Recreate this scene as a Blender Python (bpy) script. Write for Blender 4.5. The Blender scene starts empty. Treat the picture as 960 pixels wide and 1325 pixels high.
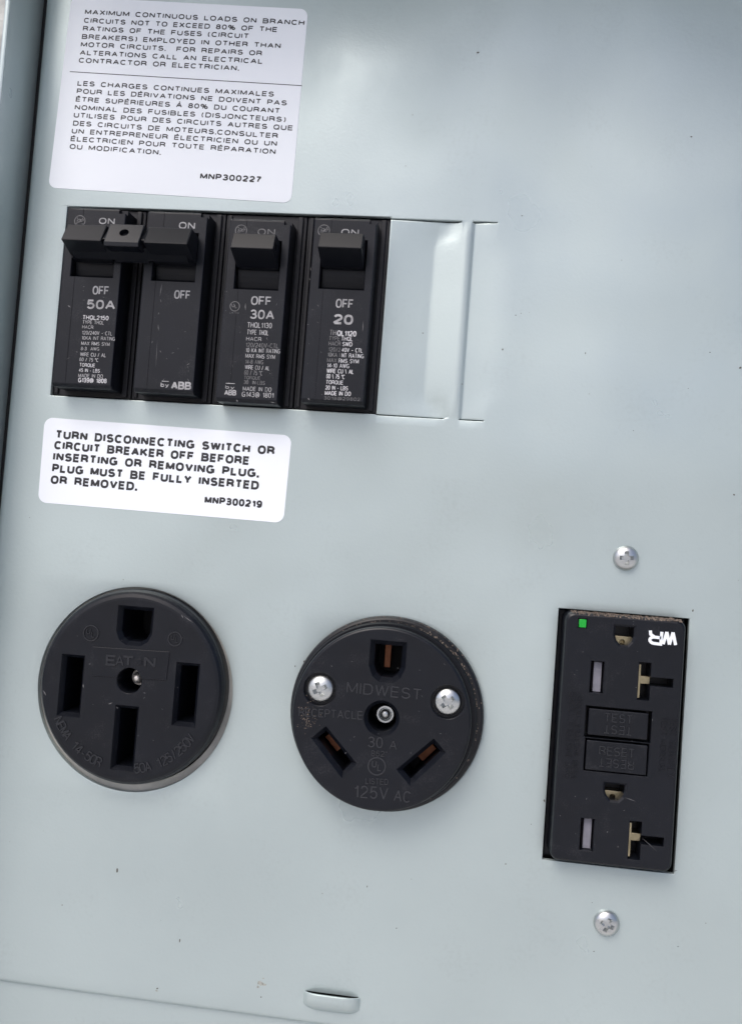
import bpy, bmesh, math, random
import numpy as np
from mathutils import Vector, Matrix

random.seed(7)
scene = bpy.context.scene
C = scene.collection
PI = math.pi

# ------------------------------------------------------------------ camera
FPX, CX, CY = 1150.0, 480.0, 662.5          # focal length and centre in photo pixels
D = 249.8                                   # camera to panel, mm
YAW, PITCH, ROLL = 0.10988, 0.04110, 0.07488
Z0 = 1.15                                   # height of the camera foot above ground, m
Ry = Matrix.Rotation(YAW, 3, 'Y'); Rx = Matrix.Rotation(PITCH, 3, 'X'); Rz = Matrix.Rotation(ROLL, 3, 'Z')
RC = Ry @ Rx @ Rz
P = Matrix(((1, 0, 0), (0, 0, -1), (0, 1, 0)))
cam = bpy.data.cameras.new('camera')
cam.sensor_fit = 'VERTICAL'; cam.sensor_height = 24.0; cam.lens = FPX / 1325.0 * 24.0
cam.clip_start = 0.01; cam.clip_end = 500
camo = bpy.data.objects.new('camera', cam); C.objects.link(camo)
camo.matrix_world = Matrix.Translation((0, -D * .001, Z0)) @ (P @ RC).to_4x4()
scene.camera = camo

def at(px, py, h=0.0):
    """photo pixel -> (x, z) in mm on the plane h mm in front of the panel"""
    d = RC @ Vector((px - CX, -(py - CY), -FPX))
    k = (D - h) / -d.z
    return (d.x * k, d.y * k)

# ------------------------------------------------------------------ light
SUN_EL, SUN_AZ = math.radians(52), math.radians(208)     # azimuth clockwise from +Y
world = bpy.data.worlds.new('World'); scene.world = world; world.use_nodes = True
nt = world.node_tree; nt.nodes.clear()
sky = nt.nodes.new('ShaderNodeTexSky'); sky.sky_type = 'NISHITA'; sky.sun_disc = False
sky.sun_elevation = SUN_EL; sky.sun_rotation = SUN_AZ; sky.air_density = 0.6; sky.dust_density = 4.0; sky.ozone_density = 1.0
bg = nt.nodes.new('ShaderNodeBackground'); bg.inputs[1].default_value = 0.13
ow = nt.nodes.new('ShaderNodeOutputWorld')
nt.links.new(sky.outputs[0], bg.inputs[0]); nt.links.new(bg.outputs[0], ow.inputs[0])
sl = bpy.data.lights.new('sun', 'SUN'); sl.energy = 1.0; sl.angle = math.radians(35); sl.color = (1.0, .98, .95)
so = bpy.data.objects.new('sun', sl); C.objects.link(so)
sd = Vector((math.sin(SUN_AZ) * math.cos(SUN_EL), math.cos(SUN_AZ) * math.cos(SUN_EL), math.sin(SUN_EL)))
so.rotation_euler = sd.to_track_quat('Z', 'Y').to_euler(); so.location = (-1, -2, 3)
vs = scene.view_settings
vs.view_transform = 'Standard'; vs.look = 'None'; vs.exposure = 0.50; vs.gamma = 1; vs.use_curve_mapping = False

# ------------------------------------------------------------------ materials
def mat(name, col, rough=.5, metal=0., spec=.5, var=.0, varscale=60, bump=0., bscale=400, rvar=0.,
        dust=None, dust_amt=0., dust_scale=900, wave=0., coat=0., streak=False):
    m = bpy.data.materials.new(name); m.use_nodes = True
    n, l = m.node_tree.nodes, m.node_tree.links
    b = n['Principled BSDF']
    b.inputs['Base Color'].default_value = (*col, 1); b.inputs['Roughness'].default_value = rough
    b.inputs['Metallic'].default_value = metal; b.inputs['Specular IOR Level'].default_value = spec
    b.inputs['Coat Weight'].default_value = coat; b.inputs['Coat Roughness'].default_value = .25
    geo = n.new('ShaderNodeNewGeometry')
    def noise(s, det=4, vec=None):
        t = n.new('ShaderNodeTexNoise'); t.inputs['Scale'].default_value = s; t.inputs['Detail'].default_value = det
        l.new(vec or geo.outputs['Position'], t.inputs['Vector']); return t
    out = None
    if var:
        t = noise(varscale, 5)
        r = n.new('ShaderNodeMapRange'); r.inputs[1].default_value = .3; r.inputs[2].default_value = .7
        r.inputs[3].default_value = 1 - var; r.inputs[4].default_value = 1 + var
        l.new(t.outputs[0], r.inputs[0])
        mx = n.new('ShaderNodeVectorMath'); mx.operation = 'SCALE'; mx.inputs[0].default_value = col
        l.new(r.outputs[0], mx.inputs[3]); out = mx.outputs[0]
        l.new(out, b.inputs['Base Color'])
    if dust:
        t = noise(dust_scale, 3); t2 = noise(dust_scale / 14, 3)
        mm = n.new('ShaderNodeMath'); mm.operation = 'MULTIPLY'
        l.new(t.outputs[0], mm.inputs[0]); l.new(t2.outputs[0], mm.inputs[1])
        r = n.new('ShaderNodeMapRange'); r.inputs[1].default_value = .30; r.inputs[2].default_value = .46
        r.inputs[3].default_value = 0; r.inputs[4].default_value = dust_amt
        l.new(mm.outputs[0], r.inputs[0])
        mx = n.new('ShaderNodeMix'); mx.data_type = 'RGBA'
        mx.inputs[6].default_value = (*col, 1); mx.inputs[7].default_value = (*dust, 1)
        if out: l.new(out, mx.inputs[6])
        l.new(r.outputs[0], mx.inputs[0]); l.new(mx.outputs[2], b.inputs['Base Color'])
    if rvar:
        t = noise(30, 4); r = n.new('ShaderNodeMapRange'); r.inputs[1].default_value = .3; r.inputs[2].default_value = .7
        r.inputs[3].default_value = rough - rvar; r.inputs[4].default_value = rough + rvar
        l.new(t.outputs[0], r.inputs[0]); l.new(r.outputs[0], b.inputs['Roughness'])
    nrm = None
    if wave:
        t = noise(9, 1.5); bp = n.new('ShaderNodeBump'); bp.inputs['Strength'].default_value = 1
        bp.inputs['Distance'].default_value = wave; l.new(t.outputs[0], bp.inputs['Height']); nrm = bp
    if bump:
        t = noise(bscale, 3); bp = n.new('ShaderNodeBump'); bp.inputs['Strength'].default_value = 1
        bp.inputs['Distance'].default_value = bump; l.new(t.outputs[0], bp.inputs['Height'])
        if nrm: l.new(nrm.outputs[0], bp.inputs['Normal'])
        nrm = bp
    if nrm: l.new(nrm.outputs[0], b.inputs['Normal'])
    return m

M = {}
M['paint'] = mat('grey_painted_steel', (.436, .508, .510), .37, .42, var=.028, varscale=22, wave=.010, bump=.00003, bscale=1100, rvar=.11, dust=(.33, .37, .37), dust_amt=.16, dust_scale=800)
M['plastic'] = mat('black_plastic', (.0045, .0058, .0095), .34, spec=.30, var=.15, varscale=90, bump=.000012, bscale=1800,
                   dust=(.12, .12, .13), dust_amt=.12, dust_scale=2600)
M['gloss'] = mat('dark_moulded_plastic', (.0055, .0065, .0095), .36, spec=.22, var=.1, bump=.000008, bscale=1500)
M['body'] = mat('breaker_case_plastic', (.006, .0065, .009), .42, spec=.35, var=.2, bump=.00001, bscale=1500, dust=(.08, .08, .08), dust_amt=.15)
M['black'] = mat('dark_cavity', (.004, .004, .005), .7)  # puts the darkness behind gaps and slots into the colour
M['label'] = mat('white_vinyl', (.79, .83, .88), .42, var=.012, varscale=25, bump=.000004, bscale=700)
M['ink'] = mat('black_ink', (.018, .018, .022), .5)
M['print_b'] = mat('white_print', (.46, .46, .48), .6, var=.25, varscale=700)
M['print'] = mat('grey_print', (.30, .30, .31), .6, var=.3, varscale=600)
M['print_d'] = mat('worn_grey_print', (.12, .12, .125), .6, var=.4, varscale=600)
M['zinc'] = mat('zinc_plated_steel', (.55, .57, .57), .34, 1.0, bump=.00003, bscale=900, rvar=.1)
M['steel'] = mat('dull_steel', (.80, .77, .72), .45, .9, bump=.00002, bscale=900)
M['brass'] = mat('brass_contact', (.36, .31, .20), .3, 1.0, var=.2, varscale=300)
M['copper'] = mat('copper_contact', (.12, .052, .03), .45, 1.0, var=.3, varscale=300)
M['ring'] = mat('plated_mounting_ring', (.40, .40, .375), .55, .4, var=.25, varscale=120, bump=.00005, bscale=700)
M['dust'] = mat('dried_mud_dust', (.17, .135, .11), .95, var=.5, varscale=900, bump=.0004, bscale=1500)
M['worn'] = mat('polished_black_lettering', (.026, .028, .034), .3)
M['worn_d'] = mat('rubbed_black_lettering', (.009, .0105, .015), .26)
M['green'] = mat('green_lens', (.005, .33, .03), .3)
M['shutter'] = mat('lilac_grey_shutter', (.20, .20, .24), .4, var=.15, varscale=300)
M['speck'] = mat('dirt', (.11, .105, .095), .9)
M['stain'] = mat('pale_scuff', (.33, .34, .31), .8, var=.3, varscale=900)
M['concrete'] = mat('rough_concrete', (.42, .43, .41), .9, var=.35, varscale=45, bump=.002, bscale=120)
M['ground'] = mat('gravel_ground', (.62, .62, .61), .95, var=.2, varscale=30, bump=.01, bscale=60)

# ------------------------------------------------------------------ helpers (local units: mm; x right, z up, h towards the viewer)
def V(x, z, h): return Vector((x * .001, -h * .001, z * .001))
def rect(x0, x1, z0, z1): return [(x0, z0), (x1, z0), (x1, z1), (x0, z1)]
def rrect(x0, x1, z0, z1, r, n=5):
    o = []
    for cx, cz, a in ((x1 - r, z0 + r, -90), (x1 - r, z1 - r, 0), (x0 + r, z1 - r, 90), (x0 + r, z0 + r, 180)):
        for i in range(n + 1):
            t = math.radians(a + 90 * i / n); o.append((cx + r * math.cos(t), cz + r * math.sin(t)))
    return o
def circ(cx, cz, r, n=64): return [(cx + r * math.cos(2 * PI * i / n), cz + r * math.sin(2 * PI * i / n)) for i in range(n)]
def ccw(p):
    a = sum(p[i][0] * p[(i + 1) % len(p)][1] - p[(i + 1) % len(p)][0] * p[i][1] for i in range(len(p)))
    return p if a > 0 else p[::-1]
def prism(bm, pts, h0, h1, pts1=None):
    """pts (x,z) extruded from h0 (back) to h1 (front); pts1 = front outline if different"""
    if pts1 is None:
        pts = ccw(pts); pts1 = pts
    a = [bm.verts.new(V(x, z, h0)) for x, z in pts]; b = [bm.verts.new(V(x, z, h1)) for x, z in pts1]
    n = len(a)
    bm.faces.new(a[::-1]); bm.faces.new(b)
    for i in range(n): bm.faces.new((a[i], a[(i + 1) % n], b[(i + 1) % n], b[i]))
    return bm
def lathe(bm, cx, cz, prof, n=48, sz=1.0, tor=False):
    """prof = [(r, h) ...] from the outside/back to the centre/front"""
    rings = []
    for r, h in prof:
        if r < 1e-6: rings.append([bm.verts.new(V(cx, cz, h))])
        else: rings.append([bm.verts.new(V(cx + r * math.cos(2 * PI * i / n), cz + sz * r * math.sin(2 * PI * i / n), h)) for i in range(n)])
    for A, B in zip(rings, rings[1:] + ([rings[0]] if tor else [])):
        for i in range(n):
            j = (i + 1) % n
            if len(A) == 1 and len(B) == 1: continue
            if len(B) == 1: bm.faces.new((A[i], A[j], B[0]))
            elif len(A) == 1: bm.faces.new((A[0], B[j], B[i]))
            else: bm.faces.new((A[i], A[j], B[j], B[i]))
    if tor: return bm
    if len(rings[0]) > 1: bm.faces.new(rings[0][::-1])
    if len(rings[-1]) > 1: bm.faces.new(rings[-1])
    return bm
def side_prism(bm, prof, x0, x1):
    """prof = [(h, z)] profile seen from the side, extruded from x0 to x1"""
    a = [bm.verts.new(V(x0, z, h)) for h, z in prof]; b = [bm.verts.new(V(x1, z, h)) for h, z in prof]
    n = len(a); bm.faces.new(a); bm.faces.new(b[::-1])
    for i in range(n): bm.faces.new((a[(i + 1) % n], a[i], b[i], b[(i + 1) % n]))
    return bm
def B(): return bmesh.new()

def tomesh(name, bm):
    bmesh.ops.recalc_face_normals(bm, faces=bm.faces[:])
    me = bpy.data.meshes.new(name); bm.to_mesh(me); bm.free(); return me
def bake(me, cuts=(), bevel=0., seg=2, ang=35, smooth=32, flat=True):
    """rounds the edges, then cuts the holes (cutters bring their own chamfered mouths)"""
    o = bpy.data.objects.new('tmp', me); C.objects.link(o); tmp = []
    if bevel:
        md = o.modifiers.new('v', 'BEVEL'); md.width = bevel * .001; md.segments = seg; md.limit_method = 'ANGLE'
        md.angle_limit = math.radians(ang); md.use_clamp_overlap = flat
    for c in cuts:
        cm = tomesh('cut', c); co = bpy.data.objects.new('cut', cm); C.objects.link(co); tmp.append(co)
        md = o.modifiers.new('b', 'BOOLEAN'); md.operation = 'DIFFERENCE'; md.object = co; md.solver = 'EXACT'
    bpy.context.view_layer.update()
    dg = bpy.context.evaluated_depsgraph_get()
    r = bpy.data.meshes.new_from_object(o.evaluated_get(dg), depsgraph=dg)
    for t in tmp: bpy.data.objects.remove(t)
    bpy.data.objects.remove(o)
    for p in r.polygons: p.use_smooth = True
    r.set_sharp_from_angle(angle=math.radians(smooth))
    if flat:
        for p in r.polygons:
            if p.area > 1.2e-6: p.use_smooth = False
    return r
def offset(q, d):
    """polygon outline moved inwards by d (outwards when negative)"""
    q = ccw(q); n = len(q); o = []
    for i in range(n):
        p0, p1, p2 = Vector(q[i - 1]), Vector(q[i]), Vector(q[(i + 1) % n])
        e1 = (p1 - p0).normalized(); e2 = (p2 - p1).normalized()
        n1 = Vector((-e1.y, e1.x)); n2 = Vector((-e2.y, e2.x)); b = (n1 + n2); b = b / max(.3, b.dot(n1))
        o.append(tuple(p1 + b * d))
    return o
def cutp(cuts, q, h0, top, ch=.16):
    """straight hole down to h0 with a small chamfer at the mouth"""
    q = ccw(q)
    c = B(); prism(c, q, h0, top - ch * .5); cuts.append(c)
    c = B(); prism(c, offset(q, 0), top - ch, top + ch, offset(q, -2 * ch)); cuts.append(c)
def link(name, me, m, parent=None, loc=None):
    me.name = name
    o = bpy.data.objects.new(name, me); C.objects.link(o)
    if m is not None and not me.materials: me.materials.append(m)
    elif m is not None: me.materials[0] = m
    if parent: o.parent = parent
    if loc: o.location = loc
    return o
def part(name, bm, m, parent=None, cuts=(), bevel=0., seg=2, ang=35, loc=None, smooth=32):
    return link(name, bake(tomesh(name, bm), cuts, bevel, seg, ang, smooth), m, parent, loc)
def tag(o, label=None, cat=None, group=None, kind=None):
    if label: o['label'] = label
    if cat: o['category'] = cat
    if group: o['group'] = group
    if kind: o['kind'] = kind
    return o
def root(name, x, z, label, cat, group=None, h=0):
    o = bpy.data.objects.new(name, None); C.objects.link(o); o.empty_display_size = .01
    o.location = (x * .001, -h * .001, Z0 + z * .001)
    return tag(o, label, cat, group)

# lettering: a plain sans-serif drawn with strokes -------------------
def _arc(cx, cy, rx, ry, a0, a1, n=10):
    return [(cx + rx * math.cos(math.radians(a0 + (a1 - a0) * i / n)), cy + ry * math.sin(math.radians(a0 + (a1 - a0) * i / n))) for i in range(n + 1)]
def _sup(cx, cy, rx, ry, a0, a1, n=16, e=.84):
    o = []
    for i in range(n + 1):
        t = math.radians(a0 + (a1 - a0) * i / n); c, q = math.cos(t), math.sin(t)
        o.append((cx + rx * math.copysign(abs(c) ** e, c), cy + ry * math.copysign(abs(q) ** e, q)))
    return o
GL = {
 'A': (.74, [[(0, 0), (.37, 1), (.74, 0)], [(.13, .33), (.61, .33)]]),
 'B': (.66, [[(0, .5), (0, 1), (.36, 1)] + _arc(.38, .76, .22, .24, 90, -90, 8) + [(0, .52)], [(0, .52), (0, 0), (.40, 0)] + _arc(.40, .26, .26, .26, -90, 90, 8)]),
 'C': (.74, [_sup(.38, .5, .38, .5, 42, 318)]),
 'D': (.70, [[(0, 0), (0, 1), (.32, 1)] + _sup(.32, .5, .38, .5, 90, -90) + [(0, 0)]]),
 'E': (.60, [[(.60, 1), (0, 1), (0, 0), (.60, 0)], [(0, .52), (.55, .52)]]),
 'F': (.56, [[(.56, 1), (0, 1), (0, 0)], [(0, .50), (.50, .50)]]),
 'G': (.76, [_sup(.38, .5, .38, .5, 45, 338) + [(.74, .46), (.42, .46)], [(.75, .46), (.75, 0)]]),
 'H': (.68, [[(0, 0), (0, 1)], [(.68, 0), (.68, 1)], [(0, .52), (.68, .52)]]),
 'I': (.0, [[(0, 0), (0, 1)]]),
 'J': (.46, [[(.46, 1), (.46, .28)] + _arc(.23, .25, .23, .25, 0, -170, 8)]),
 'K': (.66, [[(0, 0), (0, 1)], [(.63, 1), (0, .36)], [(.22, .58), (.66, 0)]]),
 'L': (.54, [[(0, 1), (0, 0), (.54, 0)]]),
 'M': (.82, [[(0, 0), (0, 1), (.41, .08), (.82, 1), (.82, 0)]]),
 'N': (.68, [[(0, 0), (0, 1), (.68, 0), (.68, 1)]]),
 'O': (.78, [_sup(.39, .5, .39, .5, 0, 360, 26)]),
 'P': (.62, [[(0, 0), (0, 1), (.36, 1)] + _arc(.36, .73, .26, .27, 90, -90, 8) + [(0, .46)]]),
 'Q': (.78, [_sup(.39, .5, .39, .5, 0, 360, 26), [(.48, .24), (.78, -.04)]]),
 'R': (.66, [[(0, 0), (0, 1), (.38, 1)] + _arc(.38, .745, .255, .255, 90, -90, 8) + [(0, .49)], [(.38, .49), (.62, .30), (.66, 0)]]),
 'S': (.66, [_arc(.33, .745, .30, .255, 25, 240, 12) + _arc(.33, .262, .33, .262, 70, -158, 14)]),
 'T': (.66, [[(0, 1), (.66, 1)], [(.33, 1), (.33, 0)]]),
 'U': (.68, [[(0, 1), (0, .36)] + _sup(.34, .34, .34, .34, 180, 360, 12) + [(.68, 1)]]),
 'V': (.70, [[(0, 1), (.35, 0), (.70, 1)]]),
 'W': (1.0, [[(0, 1), (.25, 0), (.50, 1), (.75, 0), (1, 1)]]),
 'X': (.68, [[(0, 0), (.68, 1)], [(0, 1), (.68, 0)]]),
 'Y': (.68, [[(0, 1), (.34, .42), (.68, 1)], [(.34, .42), (.34, 0)]]),
 'Z': (.64, [[(0, 1), (.64, 1), (0, 0), (.64, 0)]]),
 '0': (.54, [_sup(.27, .5, .27, .5, 0, 360, 24)]),
 '1': (.30, [[(.02, .76), (.16, .80), (.28, 1), (.28, 0)]]),
 '2': (.54, [_arc(.27, .71, .26, .29, 165, -30, 10) + [(.40, .46), (.02, .10), (0, 0), (.54, 0)]]),
 '3': (.54, [_arc(.26, .75, .24, .25, 160, -90, 12) , _arc(.26, .265, .28, .265, 90, -160, 12), [(.18, .515), (.28, .515)]]),
 '4': (.56, [[(.42, 0), (.42, 1), (0, .26), (.56, .26)]]),
 '5': (.54, [[(.49, 1), (.09, 1), (.03, .48)] + _arc(.27, .32, .27, .32, 125, -155, 14)]),
 '6': (.54, [_arc(.28, .70, .25, .30, 30, 150, 8) + [(0, .45)] + _arc(.27, .31, .27, .31, 180, 540, 20)]),
 '7': (.52, [[(0, 1), (.52, 1), (.26, .5), (.16, 0)]]),
 '8': (.54, [_arc(.27, .76, .23, .24, -90, 270, 18), _arc(.27, .26, .27, .26, 90, 450, 18)]),
 '9': (.54, [_arc(.27, .69, .27, .31, 0, 360, 20) + [(.54, .55)] + _arc(.26, .30, .26, .30, -10, -150, 8)]),
 '.': (.0, [[(0, 0), (0, .06)]]), ',': (.0, [[(.04, .05), (0, -.12)]]), '-': (.26, [[(0, .38), (.26, .38)]]), '–': (.42, [[(0, .42), (.42, .42)]]),
 '/': (.36, [[(0, -.05), (.36, 1.05)]]), '\\': (.36, [[(0, 1.05), (.36, -.05)]]),
 '(': (.20, [_arc(.30, .45, .30, .68, 125, 235, 8)]), ')': (.20, [_arc(-.10, .45, .30, .68, 55, -55, 8)]),
 '%': (.90, [_arc(.18, .76, .18, .24, 0, 360, 12), _arc(.72, .24, .18, .24, 0, 360, 12), [(.68, 1), (.22, 0)]]),
 '°': (.20, [_arc(.1, .88, .1, .12, 0, 360, 10)]), '"': (.2, [[(0, 1), (0, .72)], [(.2, 1), (.2, .72)]]),
 '@': (.9, [_arc(.45, .45, .45, .52, -60, 280, 20), _arc(.45, .45, .18, .24, 0, 360, 12), [(.65, .7), (.64, .2), (.85, .3)]]),
 'a': (.46, [_arc(.22, .3, .22, .3, 0, 360, 14), [(.46, .6), (.46, 0)]]),
 'b': (.48, [[(0, 1), (0, 0)], _arc(.24, .31, .24, .31, 0, 360, 14)]), 'y': (.46, [[(0, .62), (.23, .03)], [(.46, .62), (.2, -.12), (.04, -.24)]]),
 'g': (.46, [_arc(.22, .35, .22, .27, 0, 360, 14), [(.46, .62), (.46, -.05)] + _arc(.23, -.05, .23, .2, 0, -160, 6)]),
 'e': (.48, [[(.02, .33), (.48, .33)] + _arc(.24, .31, .24, .31, 5, 310, 14)]),
 ' ': (.36, []),
}
for k_, w_n in dict(A=.70, C=.66, D=.64, G=.70, H=.62, M=.76, N=.62, O=.68, Q=.68, R=.62, S=.60, E=.54, T=.58, U=.62, V=.66, X=.62, Y=.64, W=.94, P=.58, L=.50).items():
    f_ = w_n / GL[k_][0]; GL[k_] = (w_n, [[(x * f_, y) for x, y in st] for st in GL[k_][1]])
for k_, b_, ac in (('É', 'E', [[(.22, 1.16), (.40, 1.30)]]), ('Ê', 'E', [[(.14, 1.14), (.30, 1.28), (.46, 1.14)]]), ('À', 'A', [[(.30, 1.30), (.46, 1.16)]])):
    GL[k_] = (GL[b_][0], GL[b_][1] + ac)
_seq = [0]
def ribbon(bm, pts, t, xf, h, raise_):
    """one pen stroke of width t (mm) through pts (mm)"""
    for i in range(1, len(pts) - 1):          # split at acute corners, so that every leg keeps its width
        u, w = Vector(pts[i]) - Vector(pts[i - 1]), Vector(pts[i + 1]) - Vector(pts[i])
        if u.length > 1e-6 and w.length > 1e-6 and u.normalized().dot(w.normalized()) < -.25:
            e = u.normalized() * t * .22; f = w.normalized() * t * .22
            ribbon(bm, list(pts[:i]) + [tuple(Vector(pts[i]) + e * 0)], t, xf, h, raise_)
            ribbon(bm, [tuple(Vector(pts[i]) - f * 0)] + list(pts[i + 1:]), t, xf, h, raise_); return
    P_ = [Vector(pts[0])]
    for p in pts[1:]:
        if (Vector(p) - P_[-1]).length > t * .08: P_.append(Vector(p))
    closed = len(P_) > 3 and (P_[0] - P_[-1]).length < t * .3
    if closed: P_.pop()
    n = len(P_)
    if n < 2 or sum((P_[i + 1] - P_[i]).length for i in range(n - 1)) < t * .5:
        P_ = [Vector(pts[0]) - Vector((0, t * .5)), Vector(pts[0]) + Vector((0, t * .5))]; n = 2; closed = False
    _seq[0] = (_seq[0] + 1) % 7; h = h + _seq[0] * .0012
    runs = []; cur = []                       # split at sharp corners, so that no mitre spikes
    L_, R_ = [], []
    def nrm(a, b):
        d = (b - a).normalized(); return Vector((-d.y, d.x))
    for i in range(n):
        if closed: n0, n1 = nrm(P_[i - 1], P_[i]), nrm(P_[i], P_[(i + 1) % n])
        else:
            n1 = nrm(P_[i], P_[i + 1]) if i < n - 1 else None; n0 = nrm(P_[i - 1], P_[i]) if i else None
            n0 = n0 or n1; n1 = n1 or n0
        m = n0 + n1; m = m.normalized() if m.length > .2 else n1
        m = m * min(1.35, 1 / max(.2, m.dot(n0)))
        L_.append(P_[i] + m * t / 2); R_.append(P_[i] - m * t / 2)
    top = h + raise_
    a = [bm.verts.new(xf(p, top)) for p in L_]; b = [bm.verts.new(xf(p, top)) for p in R_]
    if raise_:
        a2 = [bm.verts.new(xf(p, h - .03)) for p in L_]; b2 = [bm.verts.new(xf(p, h - .03)) for p in R_]
    m_ = n if closed else n - 1
    for i in range(m_):
        j = (i + 1) % n
        bm.faces.new((a[i], b[i], b[j], a[j]))
        if raise_: bm.faces.new((a2[i], a[i], a[j], a2[j])); bm.faces.new((b[i], b2[i], b2[j], b[j]))
    if raise_ and not closed:
        bm.faces.new((a[0], a2[0], b2[0], b[0])); bm.faces.new((a[-1], b[-1], b2[-1], a2[-1]))
def text_bm(bm, s, p0, p1, cap, h, bold=0., shear=0., raise_=0., spacing=1.0):
    """lettering whose baseline runs from p0 to p1 (mm), letters cap mm tall"""
    d = Vector((p1[0] - p0[0], p1[1] - p0[1])); L = d.length; d /= L; n = Vector((-d.y, d.x))
    t = cap * (.13 + bold * 2.6)
    gap = .27 * spacing; x = 0; pos = []
    for i, ch in enumerate(s):
        pos.append(x); w = GL[ch][0]; x += w + (gap if i < len(s) - 1 else 0)
        if ch in '.,': x -= .06
    tot = x if x > .01 else .3
    k = (L - t) / tot if len(s) > 1 or tot > .1 else 1
    kc = max(.1, (cap - t))
    o = Vector(p0)
    def xf(p, hh): q = o + d * (p.x + shear * p.y) + n * p.y; return V(q.x, q.y, hh)
    for ch, x0 in zip(s, pos):
        for st in GL[ch][1]:
            ribbon(bm, [((x0 + u) * k + t / 2, v * kc + t / 2) for u, v in st], t, xf, h, raise_)
    return bm
def line(parent, s, a, b, cap, h, m, off, bold=0., name='text_line', shear=0., raise_=0., org=(0, 0), spacing=1.0):
    bm = B(); text_bm(bm, s, (a[0] - org[0], a[1] - org[1]), (b[0] - org[0], b[1] - org[1]), cap, h, bold, shear, raise_, spacing)
    me = bpy.data.meshes.new(name); bm.to_mesh(me); bm.free()
    return link(name, me, m, parent)
def word(parent, s, a, b, cap, h, m, bold=0., raise_=.2, name='raised_word'):
    bm = B(); text_bm(bm, s, a, b, cap, h, bold, 0, raise_)
    me = bpy.data.meshes.new(name); bm.to_mesh(me); bm.free(); return link(name, me, m, parent)
def certmark(parent, c0, r0, w, h, raise_, m, lift=0):
    bm = B(); ringbm(bm, c0[0], c0[1], r0, w, h, raise_)
    text_bm(bm, 'U', (c0[0] - r0 * .55, c0[1] - r0 * .15), (c0[0] - r0 * .05, c0[1] - r0 * .15), r0 * .72, h, .0, 0, raise_)
    text_bm(bm, 'L', (c0[0] + r0 * .08, c0[1] - r0 * .5), (c0[0] + r0 * .5, c0[1] - r0 * .5), r0 * .72, h, 0, 0, raise_)
    me = bpy.data.meshes.new('emblem'); bm.to_mesh(me); bm.free(); return link('emblem', me, m, parent)
def arc_text(bm, s, cx, cz, r, a0, a1, cap, h, raise_, bold=0.):
    """letters standing on an arc, read anticlockwise (heads to the centre)"""
    n = len(s)
    for i, ch in enumerate(s):
        if ch == ' ': continue
        a = math.radians(a0 + (a1 - a0) * i / (n - 1))
        px, pz = cx + r * math.cos(a), cz + r * math.sin(a)
        t = Vector((-math.sin(a), math.cos(a))); w = cap * (.32 if ch not in 'IJ/1-' else .2)
        text_bm(bm, ch, (px - t.x * w, pz - t.y * w), (px + t.x * w, pz + t.y * w), cap, h, bold, 0, raise_)
def ringbm(bm, cx, cz, r, w, h, th, n=40):
    pr = []
    o = [bm.verts.new(V(cx + r * math.cos(2 * PI * i / n), cz + r * math.sin(2 * PI * i / n), h + th)) for i in range(n)]
    q = [bm.verts.new(V(cx + (r - w) * math.cos(2 * PI * i / n), cz + (r - w) * math.sin(2 * PI * i / n), h + th)) for i in range(n)]
    o2 = [bm.verts.new(v.co + V(0, 0, -th)) for v in o]; q2 = [bm.verts.new(v.co + V(0, 0, -th)) for v in q]
    for i in range(n):
        j = (i + 1) % n
        bm.faces.new((o[i], o[j], q[j], q[i])); bm.faces.new((o2[i], o2[j], o[j], o[i])); bm.faces.new((q[i], q[j], q2[j], q2[i]))
    return bm

# ================================================================== setting
g = B(); s_ = 40
gv = [g.verts.new((x, y, 0)) for x, y in ((-s_, -s_), (s_, -s_), (s_, s_), (-s_, s_))]; g.faces.new(gv)
gme = bpy.data.meshes.new('ground'); g.to_mesh(gme); g.free()
tag(link('ground', gme, M['ground']), kind='structure')
bm = B(); prism(bm, rect(-3000, 3000, 0, 2600), -420, -300)
w_ = part('concrete_wall', bm, M['concrete'])
tag(w_, 'rough pale concrete wall seen past the top left edge of the grey box', 'wall')

# ================================================================== steel enclosure
EX0, EX1, ET, EB = -140.6, 112.0, 196.0, -215.0
enc = root('electrical_enclosure', 0, 0, 'grey painted steel box with raised side walls around the outlet panel', 'electrical box')
WH = 15.0
bm = B(); prism(bm, rect(EX0 - 1.6, EX0, EB, ET), -60, WH); part('side_wall', bm, M['paint'], enc, bevel=.5)
bm = B(); prism(bm, rect(EX1, EX1 + 1.6, EB, ET), -60, WH); part('side_wall', bm, M['paint'], enc, bevel=.5)
bm = B(); prism(bm, rect(EX0 - 9, EX1 + 9, ET + .1, ET + 2), -60, 64); part('shade_hood', bm, M['paint'], enc, bevel=.5)  # out of view; added and sized to shade the top of the panel
bm = B(); prism(bm, rect(EX0 + .05, EX1 - .05, EB + .1, ET - .1), -62, -58); part('back_plate', bm, M['black'], enc)
bm = B(); prism(bm, rect(EX0 + .05, -138.75, -132, ET - .2), -8, -3.4); part('gap_shade_strip', bm, M['black'], enc)  # black strip added in the wall gap to stand for its shade
bm = B(); prism(bm, rect(EX0 + .3, EX1 - .3, EB + .2, -131.5), -2.9, -1.3); part('lower_cover', bm, M['paint'], enc, bevel=.3)

# ================================================================== front panel
OX0, OX1, OZ0, OZ1 = -125.4, -28.2, 38.2, 95.2           # breaker opening
GX0, GX1, GZ0, GZ1 = 26.25, 61.1, -80.8, -12.45          # outlet opening
LX0, LX1, LZ0, LZ1 = -35.6, -21.0, -128.4, -123.75        # lanced slot
HC50, HR50 = (-92.2, -45.45), 29.0
HC30, HR30 = (-19.0, -45.3), 25.0
PX0, PZ0 = -138.7, -132.8
BR, BRZ = 2.6, 1.6
PX1, PZ1 = 111.4, 195.6
KX, KZ0, KZ1 = -7.8, 38.25, 94.55
GR0, GR1 = -4.75, -4.2

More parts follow.
